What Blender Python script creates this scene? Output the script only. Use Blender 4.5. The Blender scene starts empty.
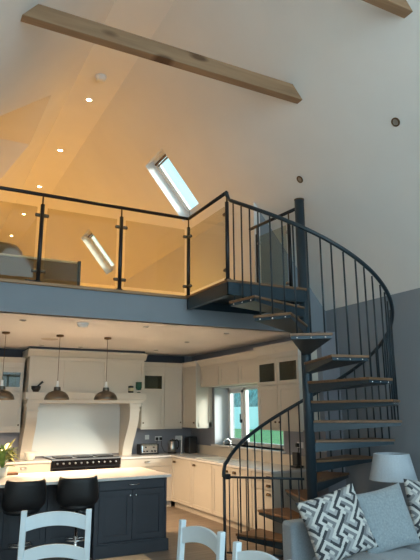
import bpy, bmesh, math, random
from mathutils import Vector, Matrix
random.seed(7)
R = math.radians
sc = bpy.context.scene
COL = sc.collection

SA, SB = 7.83, 8.60
GZ, GT = .38, 1.98
ELOFT, EPEND, EREAR, EWIN, WORLD, EXPO = 500, 86, 205, 45, .86, 1.0
# ------------------------------------------------------------------ materials
MATS = {}
def mat(name, col, rough=.6, metal=0, noise=0, nscale=8, bump=0, bscale=60, spec=.5, coat=0, emit=None, estr=0, trans=0, sheen=0, stretch=None):
    if name in MATS: return MATS[name]
    m = bpy.data.materials.new(name); m.use_nodes = True
    nt = m.node_tree; b = nt.nodes['Principled BSDF']
    b.inputs['Base Color'].default_value = (*col, 1); b.inputs['Roughness'].default_value = rough
    b.inputs['Metallic'].default_value = metal; b.inputs['Specular IOR Level'].default_value = spec
    b.inputs['Coat Weight'].default_value = coat; b.inputs['Transmission Weight'].default_value = trans
    b.inputs['Sheen Weight'].default_value = sheen
    if emit: b.inputs['Emission Color'].default_value = (*emit, 1); b.inputs['Emission Strength'].default_value = estr
    if noise or bump:
        tc = nt.nodes.new('ShaderNodeTexCoord'); mp = nt.nodes.new('ShaderNodeMapping')
        nt.links.new(tc.outputs['Object'], mp.inputs[0])
        if stretch: mp.inputs['Scale'].default_value = stretch
    if noise:
        n = nt.nodes.new('ShaderNodeTexNoise'); n.inputs['Scale'].default_value = nscale; n.inputs['Detail'].default_value = 4
        nt.links.new(mp.outputs[0], n.inputs['Vector'])
        r = nt.nodes.new('ShaderNodeMapRange'); r.inputs[1].default_value = .3; r.inputs[2].default_value = .7
        r.inputs[3].default_value = 1-noise; r.inputs[4].default_value = 1+noise
        nt.links.new(n.outputs['Fac'], r.inputs[0])
        mx = nt.nodes.new('ShaderNodeVectorMath'); mx.operation = 'SCALE'; mx.inputs[0].default_value = col
        nt.links.new(r.outputs[0], mx.inputs['Scale']); nt.links.new(mx.outputs[0], b.inputs['Base Color'])
    if bump:
        n2 = nt.nodes.new('ShaderNodeTexNoise'); n2.inputs['Scale'].default_value = bscale; n2.inputs['Detail'].default_value = 3
        nt.links.new(mp.outputs[0], n2.inputs['Vector'])
        bp = nt.nodes.new('ShaderNodeBump'); bp.inputs['Strength'].default_value = bump; bp.inputs['Distance'].default_value = .01
        nt.links.new(n2.outputs['Fac'], bp.inputs['Height']); nt.links.new(bp.outputs[0], b.inputs['Normal'])
    MATS[name] = m
    return m

def wood(name, c1, c2, rough=.5, axis='X', scale=1.0, knots=False, coat=0):
    m = bpy.data.materials.new(name); m.use_nodes = True; nt = m.node_tree; b = nt.nodes['Principled BSDF']
    L = nt.links.new
    tc = nt.nodes.new('ShaderNodeTexCoord'); mp = nt.nodes.new('ShaderNodeMapping'); L(tc.outputs['Object'], mp.inputs[0])
    sc_ = {'X': (1.2, 14, 14), 'Y': (14, 1.2, 14), 'Z': (14, 14, 1.2)}[axis]
    mp.inputs['Scale'].default_value = tuple(v*scale for v in sc_)
    n = nt.nodes.new('ShaderNodeTexNoise'); n.inputs['Scale'].default_value = 1.5; n.inputs['Detail'].default_value = 6
    n.inputs['Distortion'].default_value = .6; L(mp.outputs[0], n.inputs['Vector'])
    cr = nt.nodes.new('ShaderNodeValToRGB'); cr.color_ramp.elements[0].position = .3; cr.color_ramp.elements[1].position = .7
    cr.color_ramp.elements[0].color = (*c2, 1); cr.color_ramp.elements[1].color = (*c1, 1)
    L(n.outputs['Fac'], cr.inputs[0]); out = cr.outputs[0]
    if knots:
        v = nt.nodes.new('ShaderNodeTexVoronoi'); mp2 = nt.nodes.new('ShaderNodeMapping'); L(tc.outputs['Object'], mp2.inputs[0])
        mp2.inputs['Scale'].default_value = (1.9, .4, 5.5); v.inputs['Scale'].default_value = 1.0; L(mp2.outputs[0], v.inputs['Vector'])
        r = nt.nodes.new('ShaderNodeValToRGB'); r.color_ramp.elements[0].position = .14; r.color_ramp.elements[1].position = .27
        r.color_ramp.elements[0].color = (.25, .16, .09, 1); r.color_ramp.elements[1].color = (1, 1, 1, 1)
        L(v.outputs['Distance'], r.inputs[0])
        mx = nt.nodes.new('ShaderNodeMix'); mx.data_type = 'RGBA'; mx.blend_type = 'MULTIPLY'; mx.inputs[0].default_value = .85
        L(out, mx.inputs[6]); L(r.outputs[0], mx.inputs[7]); out = mx.outputs[2]
    L(out, b.inputs['Base Color']); b.inputs['Roughness'].default_value = rough; b.inputs['Coat Weight'].default_value = coat
    MATS[name] = m
    return m

def glass(name, tint=(1, 1, 1), refl=1.0):
    m = bpy.data.materials.new(name); m.use_nodes = True; nt = m.node_tree; L = nt.links.new
    for n in list(nt.nodes): nt.nodes.remove(n)
    o = nt.nodes.new('ShaderNodeOutputMaterial'); t = nt.nodes.new('ShaderNodeBsdfTransparent'); g = nt.nodes.new('ShaderNodeBsdfGlossy')
    t.inputs[0].default_value = (*tint, 1); g.inputs['Roughness'].default_value = .02
    f = nt.nodes.new('ShaderNodeLayerWeight'); f.inputs[0].default_value = .5
    q = nt.nodes.new('ShaderNodeMath'); q.operation = 'POWER'; q.inputs[1].default_value = 5; L(f.outputs['Facing'], q.inputs[0])
    k = nt.nodes.new('ShaderNodeMath'); k.operation = 'MULTIPLY_ADD'; k.inputs[1].default_value = .9*refl; k.inputs[2].default_value = .035*refl
    mx = nt.nodes.new('ShaderNodeMixShader'); L(q.outputs[0], k.inputs[0]); L(k.outputs[0], mx.inputs[0])
    L(t.outputs[0], mx.inputs[1]); L(g.outputs[0], mx.inputs[2]); L(mx.outputs[0], o.inputs[0])
    MATS[name] = m
    return m

def planks(name, c1, c2, rough=.4):
    m = bpy.data.materials.new(name); m.use_nodes = True; nt = m.node_tree; b = nt.nodes['Principled BSDF']; L = nt.links.new
    tc = nt.nodes.new('ShaderNodeTexCoord'); mp = nt.nodes.new('ShaderNodeMapping'); L(tc.outputs['Object'], mp.inputs[0])
    br = nt.nodes.new('ShaderNodeTexBrick'); L(mp.outputs[0], br.inputs['Vector'])
    br.inputs['Color1'].default_value = (*c1, 1); br.inputs['Color2'].default_value = (*c2, 1); br.inputs['Mortar'].default_value = (c2[0]*.5, c2[1]*.5, c2[2]*.5, 1)
    br.inputs['Scale'].default_value = 1; br.inputs['Mortar Size'].default_value = .003; br.inputs['Brick Width'].default_value = 1.8; br.inputs['Row Height'].default_value = .19
    n = nt.nodes.new('ShaderNodeTexNoise'); mp2 = nt.nodes.new('ShaderNodeMapping'); L(tc.outputs['Object'], mp2.inputs[0]); mp2.inputs['Scale'].default_value = (1.5, 16, 1)
    n.inputs['Scale'].default_value = 1.5; n.inputs['Detail'].default_value = 5; L(mp2.outputs[0], n.inputs['Vector'])
    r = nt.nodes.new('ShaderNodeMapRange'); r.inputs[1].default_value = .3; r.inputs[2].default_value = .7; r.inputs[3].default_value = .8; r.inputs[4].default_value = 1.15; L(n.outputs['Fac'], r.inputs[0])
    mx = nt.nodes.new('ShaderNodeVectorMath'); mx.operation = 'SCALE'; L(br.outputs['Color'], mx.inputs[0]); L(r.outputs[0], mx.inputs['Scale'])
    L(mx.outputs[0], b.inputs['Base Color']); b.inputs['Roughness'].default_value = rough
    MATS[name] = m
    return m

WHITE = mat('white_plaster', (.80, .79, .77), .9, noise=.02, nscale=1.5, bump=.05, bscale=25)
GREYW = mat('blue_grey_paint', (.235, .262, .295), .85, noise=.02, nscale=2)
KITW = mat('lilac_grey_paint', (.27, .275, .31), .8, noise=.02, nscale=2)
DARKW = mat('slate_paint_and_shadow', (.07, .075, .095), .8)
KCEIL = mat('ceiling_plaster', (.80, .77, .74), .9, noise=.02, nscale=1.5)
CREAM = mat('cream_paint', (.60, .55, .47), .45, noise=.015, nscale=3)
CREAM2 = mat('cream_paint_panel', (.57, .52, .445), .45)
NAVY = mat('navy_paint', (.044, .048, .061), .5, noise=.05, nscale=5)
NAVY2 = mat('navy_paint_panel', (.036, .042, .060), .5)
STEEL = mat('anthracite_steel', (.026, .047, .064), .38, metal=.25, noise=.05, nscale=20)
STEELD = mat('dark_anthracite_rail', (.020, .032, .042), .38, metal=.25)
RAILM = mat('charcoal_metal', (.022, .023, .026), .35, metal=.5)
CHROME = mat('chrome', (.75, .75, .76), .15, metal=1)
BRUSH = mat('brushed_steel', (.45, .45, .45), .35, metal=1)
OAK = wood('oak_tread', (.40, .23, .11), (.25, .135, .06), .45, 'X')
TREADOAK = wood('oak_nosing', (.23, .125, .065), (.14, .075, .035), .5, 'X')
BEAMW = wood('pine_beam', (.37, .22, .12), (.26, .15, .08), .75, 'X', .8, knots=True)
TABLEW = wood('oak_table', (.46, .31, .18), (.33, .21, .12), .4, 'X')
BOARDW = wood('walnut_board', (.23, .11, .05), (.12, .055, .025), .5, 'X')
STONE = mat('pale_quartz', (.72, .69, .66), .22, noise=.03, nscale=30)
FLOORM = planks('oak_planks', (.285, .225, .175), (.25, .195, .15), .4)
LOFTFL = planks('loft_planks', (.50, .38, .25), (.44, .33, .21), .6)
BLACK = mat('black_plastic', (.012, .012, .013), .4)
BLKFAB = mat('black_leatherette', (.012, .012, .014), .5, bump=.1, bscale=90)
BLKGLS = mat('black_glass', (.01, .01, .012), .08)
WPAINT = mat('pale_blue_white_paint', (.70, .80, .86), .45, noise=.02, nscale=10)
WHITEP = mat('white_plastic', (.78, .78, .77), .35)
UPVC = mat('white_window_frame', (.80, .82, .84), .35)
BRONZE = mat('antique_pewter', (.15, .13, .105), .38, metal=.9, noise=.1, nscale=15)
BRASSD = mat('dark_brass', (.12, .075, .04), .4, metal=.8)
SHADEIN = mat('shade_lining', (.75, .6, .4), .5)
GLASS = glass('clear_glass', (.97, .99, .98))
GLASSB = glass('balustrade_glass', (.86, .84, .76), .6)
GLASSD = glass('cabinet_glass', (.62, .62, .55), 1.0)
SOFA = mat('blue_grey_upholstery', (.25, .295, .335), .95, noise=.12, nscale=120, bump=.3, bscale=300, sheen=.3)
SOFAL = mat('light_grey_upholstery', (.33, .37, .41), .95, noise=.1, nscale=120, bump=.3, bscale=300, sheen=.3)
CUSHG = mat('silver_grey_fabric', (.31, .365, .40), .9, noise=.15, nscale=60, bump=.4, bscale=120, sheen=.4)
CW = mat('cushion_white', (.60, .60, .58), .9); CG = mat('cushion_grey', (.20, .21, .225), .9); CD = mat('cushion_dark', (.045, .05, .06), .9); CM = mat('cushion_mid', (.36, .37, .38), .9)
LSHADE = mat('grey_linen_shade', (.50, .56, .62), .9, noise=.05, nscale=80, bump=.2, bscale=200)
LEATH = mat('olive_brown_fabric', (.19, .12, .05), .8, noise=.08, nscale=20)
CREAMTR = mat('cream_trim', (.62, .56, .42), .6)
LEAF = mat('plant_leaf', (.13, .22, .05), .5, noise=.3, nscale=12); LEAFY = mat('yellow_green_leaf', (.42, .42, .12), .5, noise=.3, nscale=10)
POT = mat('white_ceramic', (.66, .66, .60), .3)
GREEN = mat('green_glass', (.02, .09, .055), .1)
WAX = mat('cream_label', (.6, .5, .3), .6)
EMW = mat('lamp_glow', (1, .9, .7), .5, emit=(1, .72, .38), estr=30)
EML = mat('bulb_glow', (1, .9, .7), .5, emit=(1, .70, .38), estr=25)
SPLASH = mat('white_splashback', (.66, .68, .66), .25)
LAWN = mat('lawn', (.21, .33, .12), .95, noise=.3, nscale=6)
RENDERW = mat('painted_garden_wall', (.75, .90, .93), .8)
HEDGE = mat('dark_hedge_leaf', (.17, .30, .30), .9, noise=.5, nscale=3, bump=1, bscale=5)

# ------------------------------------------------------------------ mesh helpers
def link(name, bm, m, parent=None, smooth=False, bev=0, seg=2, normals=True):
    me = bpy.data.meshes.new(name)
    if normals: bmesh.ops.recalc_face_normals(bm, faces=bm.faces)
    bm.to_mesh(me); bm.free()
    for x in (m if isinstance(m, (list, tuple)) else [m]): me.materials.append(x)
    o = bpy.data.objects.new(name, me); COL.objects.link(o)
    if smooth:
        for p in me.polygons: p.use_smooth = True
    if bev:
        b = o.modifiers.new('bevel', 'BEVEL'); b.width = bev; b.segments = seg; b.limit_method = 'ANGLE'; b.angle_limit = R(40)
    if parent is not None: o.parent = parent
    return o
def BM(): return bmesh.new()
def box(bm, x0, x1, y0, y1, z0, z1, M=None):
    vs = [Vector((x, y, z)) for x in (x0, x1) for y in (y0, y1) for z in (z0, z1)]
    if M: vs = [M @ v for v in vs]
    v = [bm.verts.new(p) for p in vs]
    for f in ((0, 1, 3, 2), (4, 6, 7, 5), (0, 4, 5, 1), (2, 3, 7, 6), (0, 2, 6, 4), (1, 5, 7, 3)): bm.faces.new([v[i] for i in f])
    return bm
def B(x0, x1, y0, y1, z0, z1, M=None): return box(BM(), x0, x1, y0, y1, z0, z1, M)
def tube(bm, pts, r, n=8, caps=True, closed=False):
    pts = [Vector(p) for p in pts]; rings = []
    rr = r if isinstance(r, (list, tuple)) else [r]*len(pts)
    up = None
    for i, p in enumerate(pts):
        a = pts[i-1] if i else pts[0]; b = pts[i+1] if i < len(pts)-1 else pts[-1]
        t = (b-a).normalized()
        if up is None:
            up = Vector((0, 0, 1)) if abs(t.z) < .9 else Vector((1, 0, 0))
        u = t.cross(up).normalized(); w = u.cross(t).normalized(); up = w
        rings.append([bm.verts.new(p + (u*math.cos(2*math.pi*k/n) + w*math.sin(2*math.pi*k/n))*rr[i]) for k in range(n)])
    for a, b in zip(rings, rings[1:]):
        for k in range(n): bm.faces.new((a[k], a[(k+1) % n], b[(k+1) % n], b[k]))
    if caps: bm.faces.new(rings[0][::-1]); bm.faces.new(rings[-1])
    return bm
def T(pts, r, n=8): return tube(BM(), pts, r, n)
def lathe(bm, prof, c=(0, 0, 0), n=24):
    rings = []
    for r, z in prof:
        if r < 1e-5: rings.append([bm.verts.new((c[0], c[1], c[2]+z))])
        else: rings.append([bm.verts.new((c[0]+r*math.cos(2*math.pi*k/n), c[1]+r*math.sin(2*math.pi*k/n), c[2]+z)) for k in range(n)])
    for a, b in zip(rings, rings[1:]):
        for k in range(n):
            j = (k+1) % n
            if len(a) == 1 and len(b) == 1: continue
            if len(a) == 1: bm.faces.new((a[0], b[j], b[k]))
            elif len(b) == 1: bm.faces.new((a[k], a[j], b[0]))
            else: bm.faces.new((a[k], a[j], b[j], b[k]))
    return bm
def LT(prof, c=(0, 0, 0), n=24): return lathe(BM(), prof, c, n)
def prism(bm, poly, d, f):
    """poly of 2D points, extruded between d[0] and d[1]; f maps (u,v,w)->xyz"""
    a = [bm.verts.new(f(u, v, d[0])) for u, v in poly]; b = [bm.verts.new(f(u, v, d[1])) for u, v in poly]
    bm.faces.new(a); bm.faces.new(b[::-1]); n = len(poly)
    for i in range(n): bm.faces.new((a[i], a[(i+1) % n], b[(i+1) % n], b[i]))
    return bm
XY = lambda u, v, w: (u, v, w)
XZ = lambda u, v, w: (u, w, v)
YZ = lambda u, v, w: (w, u, v)
def PR(poly, d, f): return prism(BM(), poly, d, f)
def thing(name, label, cat, loc=(0, 0, 0), rz=0, group=None):
    o = bpy.data.objects.new(name, None); COL.objects.link(o); o.location = loc; o.rotation_euler = (0, 0, rz)
    o.empty_display_size = .1
    o['label'] = label; o['category'] = cat
    if group: o['group'] = group
    return o
def tag(o, label, cat, group=None):
    o['label'] = label; o['category'] = cat
    if group: o['group'] = group
    return o
def at(o, loc): o.location = loc; return o
def struct(name, bm, m, parent=None, **k):
    o = link(name, bm, m, parent, **k)
    if parent is None: o['kind'] = 'structure'
    return o
def lab(o, t): o['label'] = t; return o
def dup(root, loc=None, rz=None, label=None):
    r = root.copy(); COL.objects.link(r)
    if loc is not None: r.location = loc
    if rz is not None: r.rotation_euler = (0, 0, rz)
    if label: r['label'] = label
    def rec(src, dst):
        for ch in list(src.children):
            c = ch.copy(); COL.objects.link(c); c.parent = dst; rec(ch, c)
    rec(root, r)
    return r

# ------------------------------------------------------------------ key dimensions
S = 1.2421                     # roof pitch (tan)
XR, XL, ZE = 5.432, -1.152, 3.185
ZF = 6.85                      # flat collar ceiling
RX = XR-(ZF-ZE)/S; LX = XL+(ZF-ZE)/S
Y0, Y1 = -3.2, 18.3
YB = 6.6                       # loft edge
ZL = 3.2                       # loft floor
ZC = 2.83                      # kitchen ceiling
YK = 10.65                     # kitchen back wall
XK = 5.12                      # kitchen right wall
rz_ = lambda x: ZE+(XR-x)*S
lz_ = lambda x: ZE+(x-XL)*S

# ------------------------------------------------------------------ shell
struct('floor', B(-3.2, XR+.3, Y0-.3, YK+.2, -.2, 0), FLOORM)
# right roof slope with two skylight openings: a slab .3 thick with wells
sky = [(3.22, 3.97, SA, SB), (3.26, 3.97, 12.3, 13.08)]
SKX = sorted({v for q in sky for v in q[:2]})
nrm = Vector((S, 0, 1)).normalized()
def slope_slab(xs, ys, hole, zf, n, th=.3):
    bm = BM(); g = {}
    def v(i, j, k):
        if (i, j, k) not in g:
            p = Vector((xs[i], ys[j], zf(xs[i]))) + (n*th if k else Vector())
            g[i, j, k] = bm.verts.new(p)
        return g[i, j, k]
    NI, NJ = len(xs)-1, len(ys)-1
    solid = lambda i, j: 0 <= i < NI and 0 <= j < NJ and not hole((xs[i]+xs[i+1])/2, (ys[j]+ys[j+1])/2)
    for i in range(NI):
        for j in range(NJ):
            if not solid(i, j): continue
            bm.faces.new((v(i, j, 0), v(i+1, j, 0), v(i+1, j+1, 0), v(i, j+1, 0)))
            bm.faces.new((v(i, j, 1), v(i, j+1, 1), v(i+1, j+1, 1), v(i+1, j, 1)))
            for di, dj, a, b in ((-1, 0, (i, j), (i, j+1)), (1, 0, (i+1, j), (i+1, j+1)), (0, -1, (i, j), (i+1, j)), (0, 1, (i, j+1), (i+1, j+1))):
                if not solid(i+di, j+dj):
                    bm.faces.new((v(*a, 0), v(*b, 0), v(*b, 1), v(*a, 1)))
    return bm
xs2 = [RX] + SKX + [XR+.35]
ys = [Y0, SA, SB, 12.3, 13.08, Y1]
inh = lambda x, y: any(q[0] < x < q[1] and q[2] < y < q[3] for q in sky)
struct('ceiling_right', slope_slab(xs2, ys, inh, rz_, nrm), WHITE)
struct('ceiling_flat', B(LX-.05, RX+.05, Y0, Y1, ZF, ZF+.2), WHITE)
# left slope with the dormer opening (polygon pieces in plan, lifted to the slope)
ZD = 6.35; DX = XL+(ZD-ZE)/S
dn, df = 7.75, 9.55            # flat of the dormer
kn, kf = 1.2, .58
xl_ = lambda z: XL+(z-ZE)/S
zn_ = 4.3; yn_ = dn-(ZD-zn_)/kn      # near valley stops at zn_
yf_ = df+(ZD-zn_)/kf
bmL = BM()
nl = Vector((-S, 0, 1)).normalized()
def lslab(poly):
    a = [bmL.verts.new((x, y, lz_(x))) for x, y in poly]; b = [bmL.verts.new(Vector((x, y, lz_(x)))+nl*.25) for x, y in poly]
    bmL.faces.new(a); bmL.faces.new(b[::-1]); n = len(poly)
    for i in range(n): bmL.faces.new((a[i], a[(i+1) % n], b[(i+1) % n], b[i]))
XLo = XL-.3
lslab([(XLo, Y0), (LX, Y0), (LX, dn), (DX, dn), (xl_(zn_), yn_), (XLo, yn_)])
lslab([(DX, dn), (LX, dn), (LX, df), (DX, df)])
lslab([(XLo, Y1), (XLo, yf_), (xl_(zn_), yf_), (DX, df), (LX, df), (LX, Y1)])
struct('ceiling_left', bmL, WHITE)
bmD = BM(); XD = -3.2
def quad(bm, pts, th):
    n = (Vector(pts[1])-Vector(pts[0])).cross(Vector(pts[2])-Vector(pts[0])).normalized()
    if n.z < 0: n = -n
    a = [bm.verts.new(p) for p in pts]; b = [bm.verts.new(Vector(p)+n*th) for p in pts]
    bm.faces.new(a); bm.faces.new(b[::-1]); m = len(pts)
    for i in range(m): bm.faces.new((a[i], a[(i+1) % m], b[(i+1) % m], b[i]))
quad(bmD, [(DX, dn, ZD), (DX, df, ZD), (XD, df, ZD), (XD, dn, ZD)], .1)
quad(bmD, [(DX, dn, ZD), (XD, dn, ZD), (XD, yn_, zn_), (xl_(zn_), yn_, zn_)], .1)
quad(bmD, [(DX, df, ZD), (xl_(zn_), yf_, zn_), (XD, yf_, zn_), (XD, df, ZD)], .1)
struct('ceiling_dormer', bmD, WHITE)
bm = BM(); box(bm, XD, xl_(zn_), yn_-.1, yn_, 2.9, zn_); box(bm, XD, xl_(zn_), yf_, yf_+.1, 2.9, zn_); box(bm, XD-.1, XD, yn_-.1, yf_+.1, 2.9, ZD+.2)
struct('wall_dormer', bm, WHITE)
# walls
struct('wall_right', PR([(XR, 0), (XR, ZE+.05), (XR+.3, ZE-.3), (XR+.3, 0)], (Y0, 7.3), XZ), GREYW)
bm = BM(); box(bm, XL-.25, XL, Y0, YB+.2, 0, ZE+.2)
struct('wall_left', bm, WHITE)
struct('wall_kitchen_left', B(-3.2, -2.9, YB, YK+.2, 0, ZC), KITW)
# kitchen lining with a window opening
WY0, WY1, WZ0, WZ1 = 7.36, 9.62, 1.11, 2.15
bm = BM()
for (a, b, c, d) in ((6.35, WY0, 0, ZC), (WY1, YK+.1, 0, ZC), (WY0, WY1, 0, WZ0), (WY0, WY1, WZ1, ZC)):
    box(bm, XK, XR+.12 if a >= 7.3 or a == WY0 else XR-.002, a, b, c, d)
struct('wall_kitchen_right', bm, KITW)
struct('wall_back', B(-3.2, XR+.3, YK, YK+.2, 0, ZC), KITW)
struct('ceiling_kitchen', B(-3.2, XR, YB+.06, YK+.2, ZC, ZC+.06), KCEIL)
# painted dark band above the wall cupboards (walls there are dark)
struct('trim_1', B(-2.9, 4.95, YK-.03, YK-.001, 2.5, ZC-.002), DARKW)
# loft floor slab, fascia, oak lip
struct('wall_loft_edge', B(XD, XR, YB+.0, YB+.12, ZC-.0, ZL-.035), GREYW)
struct('floor_loft', B(XD, XR, YB+.12, Y1, ZC+.07, ZL), LOFTFL)
struct('trim_2', B(XL-.5, 4.19, YB-.035, YB+.13, ZL-.035, ZL+.003), OAK, bev=.006)
# knee wall and the closing triangle
XN = 4.188
struct('wall_knee', PR([(XN, ZL), (XN, rz_(XN)+.02), (XN+.1, rz_(XN+.1)+.02), (XN+.1, ZL)], (YB-.012, Y1), XZ), WHITE)
struct('wall_loft_end', PR([(XN+.1, ZL-.06), (XN+.1, rz_(XN+.1)+.01), (XR+.0, ZE+.01), (XR, ZL-.06)], (YB-.006, YB+.1), XZ), GREYW)
struct('wall_gable_far', PR([(XD, 2.9), (XD, ZE), (XL, ZE), (LX, ZF), (RX, ZF), (XR, ZE), (XR, 2.9)], (Y1-.02, Y1+.2), XZ), WHITE)
# rear gable behind the viewer: glazed opening
bm = BM()
box(bm, XL-.25, XL+.5, Y0-.2, Y0, 0, ZE); box(bm, XR-.5, XR+.3, Y0-.2, Y0, 0, ZE)
prism(bm, [(XL-.2, ZE), (XL+.35, ZE), (LX+.2, ZF-.5), (RX-.2, ZF-.5), (XR-.35, ZE), (XR+.2, ZE), (RX, ZF+.1), (LX, ZF+.1)], (Y0-.2, Y0), XZ)
struct('wall_gable_near', bm, WHITE)
w4 = struct('window_4', B(XL+.5, XR-.5, Y0-.12, Y0-.05, 0, .08), UPVC)
bm = BM()
for x in (XL+.5, 1.0, 2.14, 3.3, XR-.57): box(bm, x, x+.07, Y0-.12, Y0-.05, 0.08, ZE)
box(bm, XL+.5, XR-.5, Y0-.12, Y0-.05, ZE-.08, ZE)
link('window_frame', bm, UPVC, w4)
link('window_pane', B(XL+.5, XR-.5, Y0-.09, Y0-.08, .05, ZE), GLASS, w4)

# ------------------------------------------------------------------ skylights
u_dn = Vector((1, 0, -S)).normalized()
for i, (xa, xb, ya, yb) in enumerate(sky):
    pl = lambda x, y, d: Vector((x, y, rz_(x))) + nrm*d
    L0 = (xb-xa)/u_dn.x
    M = Matrix.Translation(pl(xa, ya, 0)) @ Matrix((( u_dn.x, 0, nrm.x), (0, 1, 0), (u_dn.z, 0, nrm.z))).to_4x4()
    W = yb-ya
    o = struct('window_%d' % (i+2), B(0, .07, 0, W, .18, .24, M), UPVC)
    bm = BM(); box(bm, L0-.07, L0, 0, W, .18, .24, M); box(bm, 0, L0, 0, .04, .18, .24, M); box(bm, 0, L0, W-.05, W, .18, .24, M)
    box(bm, .07, .11, .06, W-.06, .19, .23, M); box(bm, L0-.11, L0-.07, .06, W-.06, .19, .23, M)
    box(bm, .07, L0-.07, .06, .1, .19, .23, M); box(bm, .07, L0-.07, W-.1, W-.06, .19, .23, M)
    link('window_sash', bm, UPVC, o)
    link('window_pane', B(.1, L0-.1, .09, W-.09, .205, .215, M), GLASS, o)
    link('roller_blind', T([M @ Vector((.10, .08, .15)), M @ Vector((.10, W-.08, .15))], .022), BRASSD, o)
    link('window_vent', B(.13, .16, .1, W-.1, .15, .18, M), BRONZE, o)
    # plaster well lining
    bm = BM(); t = .012
    box(bm, 0, t, 0, W, .001, .18, M); box(bm, L0-t, L0, 0, W, .001, .18, M); box(bm, t, L0-t, 0, t, .001, .18, M); box(bm, t, L0-t, W-t, W, .001, .18, M)
    link('window_reveal', bm, UPVC, o)

# ------------------------------------------------------------------ kitchen window
o = struct('window_1', B(XR-.02, XR+.05, WY0, WY1, WZ0, WZ0+.06), UPVC)
bm = BM(); xa, xb = XR-.02, XR+.05; ym = 9.0
box(bm, xa, xb, WY0, WY1, WZ1-.06, WZ1); box(bm, xa, xb, WY1-.07, WY1, WZ0, WZ1); box(bm, xa, xb, WY0, WY0+.07, WZ0, WZ1); box(bm, xa, xb, ym-.04, ym+.04, WZ0, WZ1)
link('window_frame', bm, UPVC, o)
bm = BM()
box(bm, xa-.02, xa+.03, ym+.04, ym+.10, WZ0+.06, WZ1-.06); box(bm, xa-.02, xa+.03, WY1-.13, WY1-.07, WZ0+.06, WZ1-.06)
box(bm, xa-.02, xa+.03, ym+.04, WY1-.07, WZ0+.06, WZ0+.11); box(bm, xa-.02, xa+.03, ym+.04, WY1-.07, WZ1-.11, WZ1-.06)
link('window_sash', bm, UPVC, o)
link('window_pane', B(XR+.01, XR+.02, WY0+.02, WY1-.02, WZ0+.02, WZ1-.02), GLASS, o)
bm = BM(); box(bm, xa-.05, xa-.02, ym+.055, ym+.085, 1.5, 1.56); box(bm, xa-.06, xa-.045, ym+.06, ym+.08, 1.52, 1.66)
link('window_handle', bm, BLACK, o)
bm = BM(); box(bm, XK-.002, XR-.02, WY1-.012, WY1, WZ0, WZ1); box(bm, XK-.002, XR-.02, WY0, WY0+.012, WZ0, WZ1); box(bm, XK-.002, XR-.02, WY0+.012, WY1-.012, WZ1-.012, WZ1)
link('window_reveal', bm, mat('reveal_paint', (.62, .64, .68), .7), o)
link('window_sill', B(XK-.06, XR-.02, WY0-.04, WY1+.04, WZ0-.03, WZ0), STONE, o)

# ------------------------------------------------------------------ roof beams
def beam(y, th, z0, z1, label):
    return tag(link('roof_beam', PR([(xl_(z0)-.0, z0), (xl_(z1), z1), (XR-(z1-ZE)/S, z1), (XR-(z0-ZE)/S, z0)], (y, y+th), XZ), BEAMW, bev=.006), label, 'beam', 'timber collar beams')
beam(4.74, .11, 5.29, 5.46, 'knotty pine collar beam crossing the whole vault with both cut ends seen')
beam(3.06, .11, 5.29, 5.46, 'timber collar beam end poking into the top right corner')

# ------------------------------------------------------------------ kitchen units
def shaker_y(name, x0, x1, z0, z1, y, parent, m=CREAM, m2=CREAM2, th=.022, rail=.06):
    """a framed door facing -Y with its front at y"""
    bm = BM()
    box(bm, x0, x0+rail, y, y+th, z0, z1); box(bm, x1-rail, x1, y, y+th, z0, z1)
    box(bm, x0+rail, x1-rail, y, y+th, z0, z0+rail); box(bm, x0+rail, x1-rail, y, y+th, z1-rail, z1)
    box(bm, x0+rail, x1-rail, y+.011, y+th, z0+rail, z1-rail)
    return link(name, bm, m, parent, bev=.0015, seg=1)
def shaker_x(name, y0, y1, z0, z1, x, parent, m=CREAM, th=.022, rail=.06):
    bm = BM()
    box(bm, x, x+th, y0, y0+rail, z0, z1); box(bm, x, x+th, y1-rail, y1, z0, z1)
    box(bm, x, x+th, y0+rail, y1-rail, z0, z0+rail); box(bm, x, x+th, y0+rail, y1-rail, z1-rail, z1)
    box(bm, x+.011, x+th, y0+rail, y1-rail, z0+rail, z1-rail)
    return link(name, bm, m, parent, bev=.0015, seg=1)
def knob(p, d, parent, m=CHROME, r=.014):
    d = Vector(d); p = Vector(p)
    return link('knob', tube(BM(), [p, p+d*.012, p+d*.013, p+d*.026, p+d*.03], [.005, .005, r, r, r*.6], 10), m, parent, smooth=True)
def cup(p, d, w, parent, m=BRUSH):
    d = Vector(d); p = Vector(p); s = Vector((-d.y, d.x, 0)); bm = BM()
    rings = []
    for k in range(7):
        a = math.pi/2*k/6
        rings.append([bm.verts.new(p+s*(u*w/2)+d*(.028*math.cos(a)*math.sqrt(max(0, 1-abs(u)**4)))+Vector((0, 0, .03*math.sin(a)-.01))) for u in (-1, -.8, -.4, 0, .4, .8, 1)])
    for a, b in zip(rings, rings[1:]):
        for i in range(6): bm.faces.new((a[i], a[i+1], b[i+1], b[i]))
    o = link('handle', bm, m, parent, smooth=True)
    so = o.modifiers.new('s', 'SOLIDIFY'); so.thickness = .003
    return o
def bow(p, d, w, parent, m=CHROME):
    d = Vector(d); p = Vector(p); s = Vector((-d.y, d.x, 0))
    pts = [p+s*(-w/2), p+s*(-w/2)+d*.02, p+s*(-w/4)+d*.032, p+d*.035, p+s*(w/4)+d*.032, p+s*(w/2)+d*.02, p+s*(w/2)]
    return link('handle', T(pts, .006), m, parent, smooth=True)

YF = 10.02
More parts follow.
